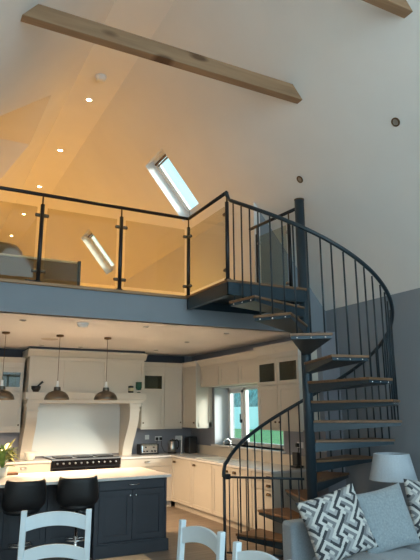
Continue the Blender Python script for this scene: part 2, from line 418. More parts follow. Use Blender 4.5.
# back run, right of range
def base_y(x0, x1, label, drawers, doors, y=YF, yb=YK-.004, hand='cup'):
    t = thing('base_cabinet', label, 'cabinet', ((x0+x1)/2, y, 0)); ox, oy = (x0+x1)/2, y
    t.location = (0, 0, 0)
    link('carcass', B(x0, x1, y+.024, yb, .1, .879), CREAM, t)
    link('plinth', B(x0, x1, y+.07, yb, 0, .1), CREAM2, t)
    n = drawers
    for i in range(n):
        a = x0+(x1-x0)*i/n; b = x0+(x1-x0)*(i+1)/n
        d = link('drawer', B(a+.004, b-.004, y, y+.022, .73, .87), CREAM, t, bev=.002); cup(((a+b)/2, y, .805), (0, -1, 0), .1, d)
    n = doors
    for i in range(n):
        a = x0+(x1-x0)*i/n; b = x0+(x1-x0)*(i+1)/n
        d = shaker_y('door', a+.004, b-.004, .11, .72, y, t); knob((b-.05 if i % 2 == 0 else a+.05, y, .66), (0, -1, 0), d)
    return t
base_y(3.42, 4.442, 'cream base cabinet with cup handle drawers between the range cooker and the corner', 1, 2)
base_y(1.30, 2.19, 'cream base cabinet left of the range cooker behind the island', 1, 2)
base_y(-.2, 1.29, 'cream base cabinet at the left picture edge behind the plant', 2, 2)
# right run
XF = 4.42
def base_x(y0, y1, label, kind):
    t = thing('base_cabinet', label, 'cabinet', (0, 0, 0))
    link('carcass', B(XF+.024, XK-.004, y0, y1, .1, .879), CREAM, t)
    link('plinth', B(XF+.07, XK-.004, y0, y1, 0, .1), CREAM2, t)
    if kind == 'drawers':
        for a, b in ((.11, .40), (.41, .65), (.66, .76), (.77, .87)):
            d = link('drawer', B(XF, XF+.022, y0+.004, y1-.004, a, b), CREAM, t, bev=.002)
            for yy in (y0+.22, ): cup((XF, (y0+y1)/2-.17, b-.05), (-1, 0, 0), .1, d, BRASSD)
    else:
        n = kind
        for i in range(n):
            a = y0+(y1-y0)*i/n; b = y0+(y1-y0)*(i+1)/n
            d = shaker_x('door', a+.004, b-.004, .11, .87, XF, t); cup((XF, a+.12 if i % 2 else b-.12, .80), (-1, 0, 0), .09, d, BRASSD)
    return t
base_x(9.2, YF-.001, 'cream corner base cabinet with panelled door facing the island end', 1)
base_x(8.42, 9.19, 'cream base cabinet with single panelled door left of the sink', 1)
base_x(7.2, 8.41, 'cream base cabinet with two panelled doors beneath the kitchen window', 2)
base_x(6.66, 7.19, 'cream base cabinet of drawers seen through the stair gate', 'drawers')
# worktops
bm = PR([(3.42, YF-.03), (XF-.03, YF-.03), (XF-.03, 6.64), (XK-.003, 6.64), (XK-.003, YK-.004), (3.42, YK-.004)], (.88, .915), XY)
tag(link('worktop', bm, STONE, bev=.004), 'pale quartz L-shaped worktop running beneath the kitchen window', 'worktop')
tag(link('worktop', B(-.2, 2.19, YF-.03, YK-.004, .88, .915), STONE, bev=.004), 'pale quartz worktop left of the range cooker', 'worktop')
tag(link('worktop_upstand', B(XK-.024, XK-.003, 6.64, YK-.03, .915, 1.07), CREAM), 'cream upstand strip on the right wall below the window sill', 'upstand')
# wall cabinets, back wall
YW = 10.3
def wall_y(x0, x1, label, glassy, hinge=1):
    t = thing('wall_cabinet', label, 'cabinet')
    if glassy:
        bm = BM(); box(bm, x0, x1, YK-.05, YK-.004, 1.40, 2.6); box(bm, x0, x0+.018, YW+.024, YK-.05, 1.4, 2.6); box(bm, x1-.018, x1, YW+.024, YK-.05, 1.4, 2.6)
        box(bm, x0+.018, x1-.018, YW+.024, YK-.05, 1.4, 2.08); box(bm, x0+.018, x1-.018, YW+.024, YK-.05, 2.44, 2.6)
        link('carcass', bm, CREAM, t)
        d = shaker_y('door', x0+.004, x1-.004, 1.42, 2.06, YW, t)
        bm = BM(); r = .05; a, b, z0, z1 = x0+.004, x1-.004, 2.07, 2.46
        box(bm, a, a+r, YW, YW+.022, z0, z1); box(bm, b-r, b, YW, YW+.022, z0, z1); box(bm, a+r, b-r, YW, YW+.022, z0, z0+r+.02); box(bm, a+r, b-r, YW, YW+.022, z1-r-.02, z1)
        g = link('glazed_door', bm, CREAM, t); link('glass_pane', B(a+r, b-r, YW+.008, YW+.012, z0+r+.02, z1-r-.02), GLASSD, g)
        bm = BM(); lathe(bm, [(.0, 0), (.03, 0), (.035, .09), (.03, .09), (.0, .01)], (a+.13, YW+.15, 2.085), 12); lathe(bm, [(.0, 0), (.03, 0), (.035, .07), (0, .06)], (a+.22, YW+.18, 2.085), 12)
        link('glassware', bm, POT, t)
    else:
        link('carcass', B(x0, x1, YW+.024, YK-.004, 1.40, 2.6), CREAM, t)
        d = shaker_y('door', x0+.004, x1-.004, 1.42, 2.46, YW, t)
    knob((x1-.04 if hinge > 0 else x0+.035, YW, 1.5), (0, -1, 0), d, BRASSD)
    link('frieze', B(x0, x1, YW+.0, YW+.024, 2.47, 2.6), CREAM, t); link('light_rail', B(x0, x1, YW+.0, YW+.03, 1.38, 1.4), CREAM, t)
    bm = BM(); prism(bm, [(YW+.0, 2.56), (YW-.045, 2.63), (YW-.045, 2.65), (YK-.035, 2.65), (YK-.035, 2.6), (YW, 2.6)], (x0, x1), YZ)
    link('cornice', bm, CREAM, t)
    return t
wall_y(3.90, 4.37, 'cream wall cabinet with small glazed top pane just right of the chimney hood', True, -1)
wall_y(4.374, 4.755, 'plain tall cream wall cabinet in the back wall corner', False)
wall_y(1.29, 1.695, 'cream wall cabinet with dark glazed top pane left of the chimney hood', True)
wall_y(.84, 1.285, 'cream wall cabinet at the left picture edge above the plant', True)
# right-wall wall cabinet by corner
t = thing('wall_cabinet', 'cream wall cabinet on the right wall with its end panel lit by the window', 'cabinet')
xw, ya, yb = 4.76, 9.70, YW-.005
link('carcass', B(xw+.024, XK-.004, ya, YK-.06, 1.40, 2.6), CREAM, t)
d = shaker_x('door', ya+.004, yb-.004, 1.42, 2.46, xw, t); knob((xw, ya+.05, 1.5), (-1, 0, 0), d, BRASSD)
bm = BM(); box(bm, xw+.04, XK-.03, ya-.012, ya, 1.42, 1.5); box(bm, xw+.04, XK-.03, ya-.012, ya, 2.40, 2.46); box(bm, xw+.0, xw+.06, ya-.012, ya, 1.42, 2.46); box(bm, XK-.09, XK-.03, ya-.012, ya, 1.42, 2.46)
link('end_panel', bm, CREAM, t)
link('frieze', B(xw, xw+.024, ya, yb, 2.47, 2.6), CREAM, t)
bm = BM(); prism(bm, [(xw, 2.56), (xw-.045, 2.63), (xw-.045, 2.65), (XK-.01, 2.65), (XK-.01, 2.6), (xw, 2.6)], (ya-.04, yb-.045), XZ)
link('cornice', bm, CREAM, t)
# pelmet over window
t = thing('window_pelmet', 'cream panelled pelmet spanning above the kitchen window', 'pelmet')
bm = BM(); box(bm, 4.84, 4.88, 7.56, 9.64, 2.155, 2.6); box(bm, 4.88, XK-.004, 7.56, 9.64, 2.155, 2.19)
for a, b in ((7.56, 8.2), (8.2, 8.9), (8.9, 9.64)):
    box(bm, 4.828, 4.84, a+.02, a+.08, 2.17, 2.5); box(bm, 4.828, 4.84, b-.08, b-.02, 2.17, 2.5); box(bm, 4.828, 4.84, a+.08, b-.08, 2.17, 2.22); box(bm, 4.828, 4.84, a+.08, b-.08, 2.45, 2.5)
link('pelmet_board', bm, CREAM, t)
link('cornice', PR([(4.83, 2.54), (4.77, 2.63), (4.77, 2.66), (XK-.01, 2.66), (XK-.01, 2.6), (4.83, 2.6)], (7.56, 9.65), XZ), CREAM, t)
# tall double wall cabinet right of window
def wall_x(y0, y1, label, hinge):
    t = thing('wall_cabinet', label, 'cabinet'); xw = 4.78
    bm = BM(); box(bm, XK-.05, XK-.004, y0, y1, 1.45, 2.6); box(bm, xw+.024, XK-.05, y0, y0+.018, 1.45, 2.6); box(bm, xw+.024, XK-.05, y1-.018, y1, 1.45, 2.6)
    box(bm, xw+.024, XK-.05, y0+.018, y1-.018, 1.45, 2.1); box(bm, xw+.024, XK-.05, y0+.018, y1-.018, 2.45, 2.6)
    link('carcass', bm, CREAM, t)
    d = shaker_x('door', y0+.004, y1-.004, 1.47, 2.08, xw, t, rail=.065); knob((xw, y1-.05 if hinge > 0 else y0+.05, 1.55), (-1, 0, 0), d, BRASSD)
    bm = BM(); r = .055; a, b, z0, z1 = y0+.004, y1-.004, 2.09, 2.47
    box(bm, xw, xw+.022, a, a+r, z0, z1); box(bm, xw, xw+.022, b-r, b, z0, z1); box(bm, xw, xw+.022, a+r, b-r, z0, z0+r); box(bm, xw, xw+.022, a+r, b-r, z1-r, z1)
    g = link('glazed_door', bm, CREAM, t); link('glass_pane', B(xw+.008, xw+.012, a+r, b-r, z0+r, z1-r), GLASSD, g)
    bm = BM(); lathe(bm, [(.0, 0), (.03, 0), (.035, .09), (.03, .09), (.0, .01)], (xw+.14, y0+.15, 2.105), 12); lathe(bm, [(.0, 0), (.05, 0), (.055, .05), (0, .03)], (xw+.16, y0+.3, 2.105), 12)
    link('glassware', bm, POT, t)
    link('frieze', B(xw, xw+.024, y0, y1, 2.48, 2.6), CREAM, t); link('light_rail', B(xw, xw+.03, y0, y1, 1.43, 1.45), CREAM, t)
    bm = BM(); prism(bm, [(xw, 2.56), (xw-.06, 2.65), (xw-.06, 2.69), (XK-.01, 2.69), (XK-.01, 2.6), (xw, 2.6)], (y0, y1), XZ)
    link('cornice', bm, CREAM, t)
wall_x(7.0, 7.545, 'cream wall cabinet with glazed top pane nearest the window', -1)
wall_x(6.45, 6.995, 'cream wall cabinet with glazed top pane partly behind the stair pole', 1)

# chimney hood with mantel
t = thing('chimney_hood', 'cream mantel style chimney hood with curved corbel legs over the range cooker', 'range hood')
YH = 10.05; hx0, hx1 = 1.72, 3.865
bm = BM(); box(bm, hx0+.02, hx1-.02, YH+.02, YK-.035, 2.05, 2.69)
for a, b in ((hx0+.02, 2.39), (2.39, 3.12), (3.12, hx1-.02)):
    for q in ((a, a+.05, 2.05, 2.66), (b-.05, b, 2.05, 2.66), (a+.05, b-.05, 2.05, 2.10), (a+.05, b-.05, 2.6, 2.66)): box(bm, q[0], q[1], YH-.002, YH+.02, q[2], q[3])
link('hood_body', bm, CREAM, t)
bm = BM(); prism(bm, [(YH+.02, 2.66), (YH-.03, 2.74), (YH-.045, 2.75), (YH-.045, 2.785), (YK-.035, 2.785), (YK-.035, 2.66)], (hx0-.02, hx1+.02), YZ)
link('cornice', bm, CREAM, t)
link('shadow_gap', B(hx0+.01, hx1-.01, YH-.0, YK-.035, 2.785, ZC-.002), DARKW, t)  # solid dark strip standing in for the shadow line above the cornice
bm = BM(); box(bm, 1.69, 3.865, YH-.1, YK-.035, 1.93, 2.05); box(bm, 1.73, 3.82, YH-.06, YK-.035, 1.86, 1.93)
link('mantel_shelf', bm, CREAM, t, bev=.006)
def corbel(x0, x1):
    out = []
    for k in range(17):
        z = 1.86-(1.86-.917)*k/16; u = k/16
        if u < .2: y = YH-.03 + .02*u/.2
        else:
            q = (u-.2)/.8; y = YH-.01 + .36*(q*q*(3-2*q))
        out.append((y, z))
    out += [(YK-.035, .917), (YK-.035, 1.86)]
    o = link('corbel', prism(BM(), out, (x0, x1), YZ), CREAM, t)
    b = BM(); box(b, x0-.02, x1+.02, YH-.05, YK-.04, 1.80, 1.86); box(b, x0-.01, x1+.01, YH-.04, YK-.04, 1.72, 1.75)
    link('moulding', b, CREAM, o)
corbel(1.74, 1.92); corbel(3.58, 3.76)
link('splashback', B(1.935, 3.575, YK-.05, YK-.004, .95, 1.86), SPLASH, t)
# range cooker
t = thing('range_cooker', 'black range cooker with chrome knobs under the chimney hood', 'cooker')
cx0, cx1 = 2.20, 3.41
bm = B(cx0, cx1, YF+.0, YK-.06, .06, .93); link('body', bm, BLACK, t, bev=.005)
link('hob', B(cx0+.01, cx1-.01, YF+.02, YK-.08, .93, .937), BLKGLS, t)
link('rear_rail', B(cx0-.02, cx1+.02, YK-.10, YK-.061, .93, .955), BRUSH, t)
link('front_trim', B(cx0, cx1, YF-.012, YF, .905, .93), BRUSH, t)
link('control_panel', B(cx0, cx1, YF-.02, YF, .80, .903), BLKGLS, t)
for i in range(11):
    x = cx0+.09+i*(cx1-cx0-.18)/10
    knob((x, YF-.02, .855), (0, -1, 0), t, BRUSH, .017)
for a, b in ((cx0+.02, cx0+.58), (cx0+.62, cx1-.02)):
    d = link('oven_door', B(a, b, YF-.02, YF, .12, .78), BLKGLS, t, bev=.004)
    link('handle', T([(a+.04, YF-.02, .73), (a+.04, YF-.06, .73), (b-.04, YF-.06, .73), (b-.04, YF-.02, .73)], .01), CHROME, d, smooth=True)
for i in range(3):
    link('pan_support', B(cx0+.1+i*.37, cx0+.38+i*.37, YF+.12, YF+.46, .937, .948), BLACK, t)

# mantel items
t = thing('pestle_and_mortar', 'black pestle and mortar on the left end of the mantel shelf', 'mortar', (1.87, 10.06, 2.051))
link('mortar', LT([(0, 0), (.05, 0), (.055, .015), (.075, .05), (.085, .1), (.075, .1), (.06, .05), (0, .03)], n=20), BLACK, t, smooth=True)
link('pestle', T([(0, 0, .06), (.04, 0, .11), (.11, 0, .175)], [.02, .014, .02]), BLACK, t, smooth=True)
t = thing('glass_tumbler', 'green glass tumbler on the right end of the mantel shelf', 'glass', (3.745, 10.06, 2.051))
link('base', LT([(0, 0), (.04, 0), (.04, .01), (.012, .02), (.012, .05), (.03, .06), (0, .062)], n=16), GREEN, t, smooth=True)
link('bowl', LT([(0, .05), (.045, .055), (.06, .1), (.06, .2), (.052, .2), (.05, .1), (0, .07)], n=16), GREEN, t, smooth=True)
t = thing('candle_jar', 'small dark jar candle with cream label beside the green glass', 'candle', (3.585, 10.04, 2.051))
link('jar', LT([(0, 0), (.05, 0), (.05, .12), (.04, .125), (0, .125)], n=16), BLACK, t, smooth=True)
link('paper_label', LT([(.051, .03), (.052, .03), (.052, .09), (.051, .09)], n=16), WAX, t)
link('candle_flame', LT([(0, .125), (.012, .135), (0, .16)], n=8), WAX, t)

# worktop items
t = thing('toaster', 'chrome four slot toaster on the back worktop beside the right corbel', 'toaster', (4.10, 10.44, .917))
link('body', B(-.17, .17, -.1, .1, .015, .19), CHROME, t, bev=.03, seg=3)
bm = BM(); box(bm, -.185, -.165, -.1, .1, 0, .19); box(bm, .165, .185, -.1, .1, 0, .19); box(bm, -.17, .17, -.105, .105, 0, .02)
link('end_cap', bm, BLACK, t, bev=.006)
for x in (-.08, .08):
    link('slot', B(x-.06, x+.06, -.05, -.02, .188, .193), BLACK, t); link('slot', B(x-.06, x+.06, .02, .05, .188, .193), BLACK, t)
    knob((x-.03, -.1, .06), (0, -1, 0), t, BLACK); knob((x+.03, -.1, .06), (0, -1, 0), t, BLACK)
    link('lever', B(x-.012, x+.012, -.12, -.1, .12, .14), BLACK, t)
t = thing('kettle', 'steel kettle with black handle on the back worktop', 'kettle', (4.60, 10.42, .917))
link('base', LT([(0, 0), (.085, 0), (.085, .02), (0, .02)], n=20), BLACK, t)
link('body', LT([(0, .02), (.08, .02), (.078, .1), (.06, .22), (.05, .235), (0, .24)], n=24), BRUSH, t, smooth=True)
link('lid', LT([(0, .238), (.052, .234), (.045, .25), (.012, .255), (.012, .27), (0, .27)], n=20), BLACK, t, smooth=True)
link('handle', T([(.05, 0, .235), (.10, 0, .25), (.135, 0, .21), (.135, 0, .12), (.10, 0, .07)], .013), BLACK, t, smooth=True)
link('spout', T([(-.055, 0, .18), (-.085, 0, .22)], [.022, .012]), BRUSH, t, smooth=True)
t = thing('knife_block', 'black upright bin like knife block in the worktop corner', 'knife block', (4.92, 10.25, .917))
link('block', B(-.09, .09, -.11, .11, 0, .29), BLACK, t, bev=.012)
link('lid', B(-.085, .085, -.105, .105, .292, .31), BLACK, t, bev=.004)
t = thing('paper_towel_holder', 'upright steel kitchen roll holder beside the black block', 'roll holder', (4.76, 10.33, .917))
link('base', LT([(0, 0), (.07, 0), (.07, .012), (0, .012)], n=20), BRUSH, t)
link('rod', T([(0, 0, .012), (0, 0, .31)], .012), WHITEP, t)
def socket(name, label, loc, rz, plugs=(), w=.146, col=WHITEP):
    t = thing(name, label, 'socket', loc, rz)
    link('face_plate', B(-w/2, w/2, -.01, 0, -.043, .043), col, t, bev=.003)
    link('rocker', B(w*.1, w*.2, -.014, -.01, .015, .035), col, t); link('rocker', B(-w*.2, -w*.1, -.014, -.01, .015, .035), col, t)
    for x in plugs: link('plug', B(x-.024, x+.024, -.05, -.01, -.03, .024), BLACK, t, bev=.006)
    return t
socket('light_switch', 'white switch plate on the backsplash left of the two plugs', (4.16, YK-.001, 1.22), 0, w=.086)
socket('wall_socket', 'double wall socket with two black plugs behind the toaster', (4.40, YK-.001, 1.19), 0, (-.04, .04))
socket('wall_socket', 'double wall socket with no plugs above the kettle', (4.84, YK-.001, 1.19), 0)
socket('wall_socket', 'double wall socket with one black plug between the stair balusters', (XK-.001, 6.94, 1.22), R(-90), (-.04,))
tag(link('appliance_cable', T([(4.36, YK-.055, 1.16), (4.34, YK-.06, 1.08), (4.28, YK-.05, 1.0), (4.30, YK-.06, .93)], .005), BLACK), 'black cable hanging from the left plug behind the toaster', 'cable')
tag(link('appliance_cable', T([(4.44, YK-.055, 1.16), (4.45, YK-.06, 1.05), (4.5, YK-.06, .95), (4.53, YK-.1, .93)], .005), BLACK), 'black cable hanging from the right plug towards the kettle', 'cable')
t = thing('wireless_phone', 'black handset with aerial standing in a charger under the right wall socket', 'phone', (XK-.14, 6.86, .917))
link('stand', B(-.07, .07, -.07, .07, 0, .03), BLACK, t, bev=.005)
link('body', B(-.035, .035, -.06, .06, .03, .21), BLACK, t, bev=.008)
link('aerial', T([(0, -.045, .2), (0, -.055, .28)], .007), BLACK, t)
# sink and tap
t = thing('kitchen_sink', 'white sink basin set in the worktop beneath the window', 'sink', (4.72, 8.75, .915))
bm = BM(); box(bm, -.24, .24, -.4, -.38, .0, .008); box(bm, -.24, .24, .38, .4, 0, .008); box(bm, -.24, -.22, -.38, .38, 0, .008); box(bm, .22, .24, -.38, .38, 0, .008)
link('rim', bm, POT, t); link('basin', B(-.22, .22, -.38, .38, .0005, .004), POT, t)
link('drain', LT([(0, .005), (.04, .005), (.04, .007), (0, .007)], (0, -.1, 0), 16), CHROME, t)
t = thing('kitchen_tap', 'curved chrome swan neck tap in front of the window', 'tap', (5.02, 8.83, .915))
link('spout', T([(0, 0, 0), (0, 0, .22), (-.02, 0, .29), (-.08, 0, .33), (-.14, 0, .29), (-.15, 0, .22)], .014), CHROME, t, smooth=True)
link('base', LT([(0, 0), (.028, 0), (.028, .05), (0, .05)], n=16), CHROME, t, smooth=True)
link('lever', T([(0, 0, .07), (0, -.07, .10)], .008), CHROME, t)
# bowl and bottle left
t = tag(at(link('bowl', LT([(0, 0), (.05, 0), (.07, .03), (.105, .14), (.1, .14), (.065, .04), (0, .02)], n=24), POT, smooth=True), (1.86, 10.12, .916)), 'white ceramic bowl on the worktop in front of the left corbel', 'bowl')
t = thing('soap_bottle', 'dark glass bottle with spout standing between plant and white bowl', 'bottle', (1.56, 10.14, .916))
link('body', LT([(0, 0), (.045, 0), (.045, .13), (.02, .16), (.018, .19), (0, .19)], n=16), BLKGLS, t, smooth=True)
link('spout', T([(0, 0, .19), (0, 0, .215), (.03, 0, .22)], .007), BLACK, t)

# ------------------------------------------------------------------ island
t = thing('kitchen_island', 'navy kitchen island with panelled doors and a seating overhang', 'kitchen island')
iy = 7.07; ix0, ix1, iyb = -1.6, 3.05, 8.18
bm = BM(); box(bm, 2.12, ix1, iy+.024, iyb-.03, .14, .879); box(bm, ix0, 2.12, iy+.36, iyb-.03, .14, .879)
link('carcass', bm, NAVY, t)
bm = BM(); box(bm, 2.10, ix1+.025, iy-.02, iyb-.02, 0, .14); box(bm, ix0, 2.10, iy+.34, iyb-.02, 0, .14)
link('plinth', bm, NAVY, t, bev=.004)
bm = BM(); box(bm, 2.10, 2.15, iy, iy+.36, .14, .879); box(bm, 3.02, ix1, iy, iy+.024, .14, .879); box(bm, 2.15, 3.02, iy, iy+.024, .14, .16)
link('end_frame', bm, NAVY, t)
d = link('drawer', B(2.155, 3.015, iy, iy+.022, .765, .872), NAVY, t, bev=.003); bow((2.6, iy, .82), (0, -1, 0), .14, d)
d = shaker_y('door', 2.155, 2.583, .165, .755, iy, t, NAVY, rail=.07); knob((2.55, iy, .69), (0, -1, 0), d)
d = shaker_y('door', 2.587, 3.015, .165, .755, iy, t, NAVY, rail=.07); knob((2.625, iy, .69), (0, -1, 0), d)
x = 2.10
while x > ix0:
    shaker_y('back_panel', max(ix0, x-.5)+.004, x-.004, .15, .872, iy+.338, t, NAVY, rail=.06); x -= .5
o = link('countertop', B(ix0-.03, ix1+.05, iy-.04, iyb, .88, .915), STONE, t, bev=.005)

# chopping board, plant on island
tag(link('chopping_board', B(.72, 1.33, 7.98, 8.14, .9165, .945), BOARDW, bev=.005), 'dark wooden chopping board lying on the left end of the island', 'chopping board')
t = thing('potted_lily', 'lily plant with yellow green leaves in a pot at the left of the island', 'plant', (1.10, 7.82, .916))
link('pot', LT([(0, 0), (.06, 0), (.08, .12), (.072, .12), (.06, .02), (0, .02)], n=20), POT, t, smooth=True)
def leafblade(bm, base, az, el, ln, w, droop):
    d = Vector((math.cos(az), math.sin(az), 0)); s = Vector((-d.y, d.x, 0)); prev = None
    for k in range(8):
        u = k/7; p = Vector(base)+d*(ln*u*math.cos(el))+Vector((0, 0, ln*u*math.sin(el)-droop*u*u)); ww = w*math.sin(math.pi*min(.98, u*.9+.08))
        cur = (bm.verts.new(p-s*ww), bm.verts.new(p+Vector((0, 0, -.3*ww))), bm.verts.new(p+s*ww))
        if prev:
            bm.faces.new((prev[0], prev[1], cur[1], cur[0])); bm.faces.new((prev[1], prev[2], cur[2], cur[1]))
        prev = cur
rl = random.Random(3)
bm = BM(); bm2 = BM()
for k in range(24):
    az = rl.uniform(0, 6.28); leafblade(bm, (0, 0, .1+rl.random()*.2), az, rl.uniform(.3, 1.3), rl.uniform(.18, .34), rl.uniform(.018, .034), rl.uniform(.02, .16))
link('leaves', bm, LEAF, t, smooth=True)
for k in range(20):
    az = rl.uniform(-1.2, 1.6); leafblade(bm2, (.03, 0, .2+rl.random()*.14), az, rl.uniform(.2, 1.1), rl.uniform(.16, .27), rl.uniform(.018, .03), rl.uniform(.05, .2))
lab(link('flower_buds', bm2, LEAFY, t, smooth=True), 'yellow green drooping blooms')
bm = BM()
for k in range(5):
    a = k*1.3; tube(bm, [(0, 0, .02), (.02*math.cos(a), .02*math.sin(a), .15), (.06*math.cos(a), .06*math.sin(a), .34)], .005, 6)
link('stems', bm, LEAF, t)

# bar stools
def stool(loc, rz, label):
    t = thing('bar_stool', label, 'stool', loc, rz, 'bar stools at the island')
    bm = BM(); rows = []
    W = 14
    prof = [(.02, .13, .60, .10), (-.02, .18, .605, .13), (-.10, .215, .62, .17), (-.165, .232, .66, .2), (-.195, .238, .72, .205), (-.205, .234, .80, .2), (-.212, .218, .91, .2), (-.214, .205, .965, .2)]
    # bucket shell: each row runs side to side, curving forward at its ends
    for (yb, hw, z, curl) in prof:
        row = []
        for k in range(W+1):
            u = -1+2*k/W
            row.append(bm.verts.new((hw*math.sin(u*1.45)/math.sin(1.45), yb+curl*.75*abs(u)**2.6, z+(.02*abs(u)**3 if z > .9 else .05*abs(u)**2 if z < .7 else 0))))
        rows.append(row)
    for a, b in zip(rows, rows[1:]):
        for k in range(W): bm.faces.new((a[k], a[k+1], b[k+1], b[k]))
    s = link('backrest', bm, BLKFAB, t, smooth=True)
    so = s.modifiers.new('s', 'SOLIDIFY'); so.thickness = .035; so.offset = 0; sb = s.modifiers.new('b', 'SUBSURF'); sb.levels = 1; sb.render_levels = 1
    link('seat', LT([(0, .59), (.15, .59), (.2, .61), (.205, .64), (.18, .665), (0, .66)], (0, .02, 0), 28), BLKFAB, t, smooth=True)
    link('gas_lift', T([(0, 0, .02), (0, 0, .30), (0, 0, .301), (0, 0, .59)], [.03, .03, .021, .021], 16), CHROME, t, smooth=True)
    fr = [(math.sin(a)*.13, -math.cos(a)*.13-.02+.0, .27) for a in [R(-120+20*k) for k in range(13)]]
    link('footrest', T([(0, .0, .27)]+fr+[(0, .0, .27)], .011), CHROME, t, smooth=True)
    link('base', LT([(0, 0), (.19, 0), (.19, .012), (.05, .03), (.03, .05), (0, .05)], n=32), CHROME, t, smooth=True)
    link('height_lever', T([(.02, 0, .58), (.1, -.04, .56), (.13, -.05, .53)], .006), CHROME, t)
    return t
stool((1.235, 7.0, 0), R(5), 'black bucket bar stool on chrome column, the left one at the island')
stool((1.865, 7.0, 0), R(-14), 'black bucket bar stool on chrome column, nearest the navy drawer')

# ------------------------------------------------------------------ pendants
def pendant(x, y, label):
    t = thing('pendant_light', label, 'pendant lamp', (x, y, 0), 0, 'pewter dome pendants over the island')
    link('ceiling_rose', LT([(0, ZC-.001), (.055, ZC-.001), (.055, ZC-.025), (.02, ZC-.035), (0, ZC-.035)], n=20), BRASSD, t, smooth=True)
    link('cord', T([(0, 0, ZC-.03), (0, 0, 2.15)], .004), BRASSD, t)
    link('lamp_holder', LT([(0, 2.16), (.015, 2.15), (.02, 2.10), (.026, 2.06), (0, 2.06)], n=14), WHITEP, t, smooth=True)
    link('lamp_shade', LT([(.045, 2.07), (.05, 2.03), (.05, 2.015), (.075, 2.01), (.12, 1.99), (.155, 1.955), (.172, 1.92), (.178, 1.885), (.172, 1.885), (.165, 1.92), (.148, 1.95), (.115, 1.98), (.03, 2.0), (.03, 2.06)], n=32), BRONZE, t, smooth=True)
    link('bulb', LT([(0, 1.92), (.02, 1.925), (.03, 1.95), (.02, 1.98), (.012, 1.995), (0, 1.995)], n=12), EML, t, smooth=True)
    ld = bpy.data.lights.new('pendant_lamp', 'SPOT'); ld.energy = EPEND; ld.color = (1, .69, .41); ld.shadow_soft_size = .03; ld.spot_size = R(160); ld.spot_blend = .4
    l = bpy.data.objects.new('lamp_light', ld); COL.objects.link(l); l.location = (0, 0, 1.915); l.parent = t
    return t
pendant(2.585, 8.35, 'pewter dome pendant lamp, rightmost of the three over the island')
pendant(1.855, 8.35, 'pewter dome pendant lamp, middle of the three over the island')
pendant(1.09, 8.35, 'pewter dome pendant lamp cut by the left edge of the picture')

# ceiling fittings in kitchen
def dlight(loc, label, N=None, lit=False, group='recessed downlights in the kitchen ceiling', r=.042, ring=BRUSH):
    t = thing('downlight', label, 'downlight', loc, 0, group)
    if N is not None: t.rotation_euler = Vector((0, 0, 1)).rotation_difference(N).to_euler()
    link('bezel', LT([(r*.7, 0), (r, 0), (r, -.008), (r*.72, -.012), (r*.7, -.004)], n=20), ring, t, smooth=True)
    link('lamp_face', LT([(0, -.003), (r*.7, -.003), (r*.7, -.001), (0, -.001)], n=20), EMW if lit else mat('unlit_lens', (.3, .28, .25), .3), t)
    return t
for p, n_ in (((1.12, 7.15), 'unlit downlight nearest the left edge just under the loft fascia'), ((2.70, 7.02), 'unlit downlight close under the fascia, in line above the pendant at right'),
              ((4.00, 7.12), 'unlit downlight below the corner of the stair landing'), ((3.94, 8.36), 'unlit downlight midway between fascia and corner cabinets'),
              ((3.95, 9.73), 'unlit downlight just in front of the glazed cabinet right of the hood'), ((2.54, 9.80), 'unlit downlight close before the middle of the hood cornice'),
              ((1.87, 9.78), 'unlit downlight in front of the left part of the hood cornice')):
    dlight((p[0], p[1], ZC), n_)
t = thing('smoke_alarm', 'white smoke alarm on the kitchen ceiling near the fascia', 'smoke alarm', (1.853, 7.08, ZC))
link('base', LT([(0, 0), (.075, 0), (.075, -.02), (0, -.02)], n=28), WHITEP, t)
link('cover', LT([(.07, -.02), (.06, -.05), (.03, -.06), (0, -.06)], n=28), WHITEP, t, smooth=True)
t = tag(at(link('ceiling_speaker', LT([(0, 0), (.13, 0), (.13, -.006), (.12, -.008), (0, -.008)], n=32), mat('speaker_grille', (.55, .48, .4), .7), None), (1.82, 8.90, ZC)), 'flat round speaker grille on the kitchen ceiling between two pendants', 'speaker')
# loft fittings
wl = (1, .635, .19)
names = ['bright loft downlight nearest the smoke alarm', 'loft downlight second along the ridge from the smoke alarm', 'loft downlight just above the handrail left of the first baluster post',
         'loft downlight seen through the glass below the handrail', 'lowest visible loft downlight above the brown sofa back']
for k, y in enumerate((8.45, 10.55, 12.65, 14.75, 16.85)):
    dlight((2.14, y, ZF), names[k], lit=True, r=.062, group='lit downlights along the loft ceiling', ring=WHITEP)
for k, y in enumerate((8.45, 10.55, 12.65, 14.75, 16.85)):
    ld = bpy.data.lights.new('loft_lamp', 'SPOT'); ld.shadow_soft_size = .035; ld.spot_size = R(84); ld.spot_blend = 1; ld.energy = ELOFT; ld.color = wl
    l = bpy.data.objects.new('downlight_lamp', ld); COL.objects.link(l); l.location = (2.14, y, ZF-.02)
t = thing('smoke_alarm', 'round smoke alarm at the top of the vault beside the first loft downlight', 'smoke alarm', (2.125, 7.72, ZF))
link('base', LT([(0, 0), (.09, 0), (.09, -.03), (0, -.03)], n=28), WHITEP, t)
link('cover', LT([(.08, -.03), (.07, -.06), (.03, -.075), (0, -.075)], n=28), WHITEP, t, smooth=True)
for y, n_ in ((3.83, 'unlit round spotlight high on the right roof slope'), (5.51, 'unlit round spotlight on the roof slope above the stair pole')):
    dlight((4.232, y, rz_(4.232)), n_, N=nrm, r=.05, group='spotlights on the right slope', ring=BRASSD)

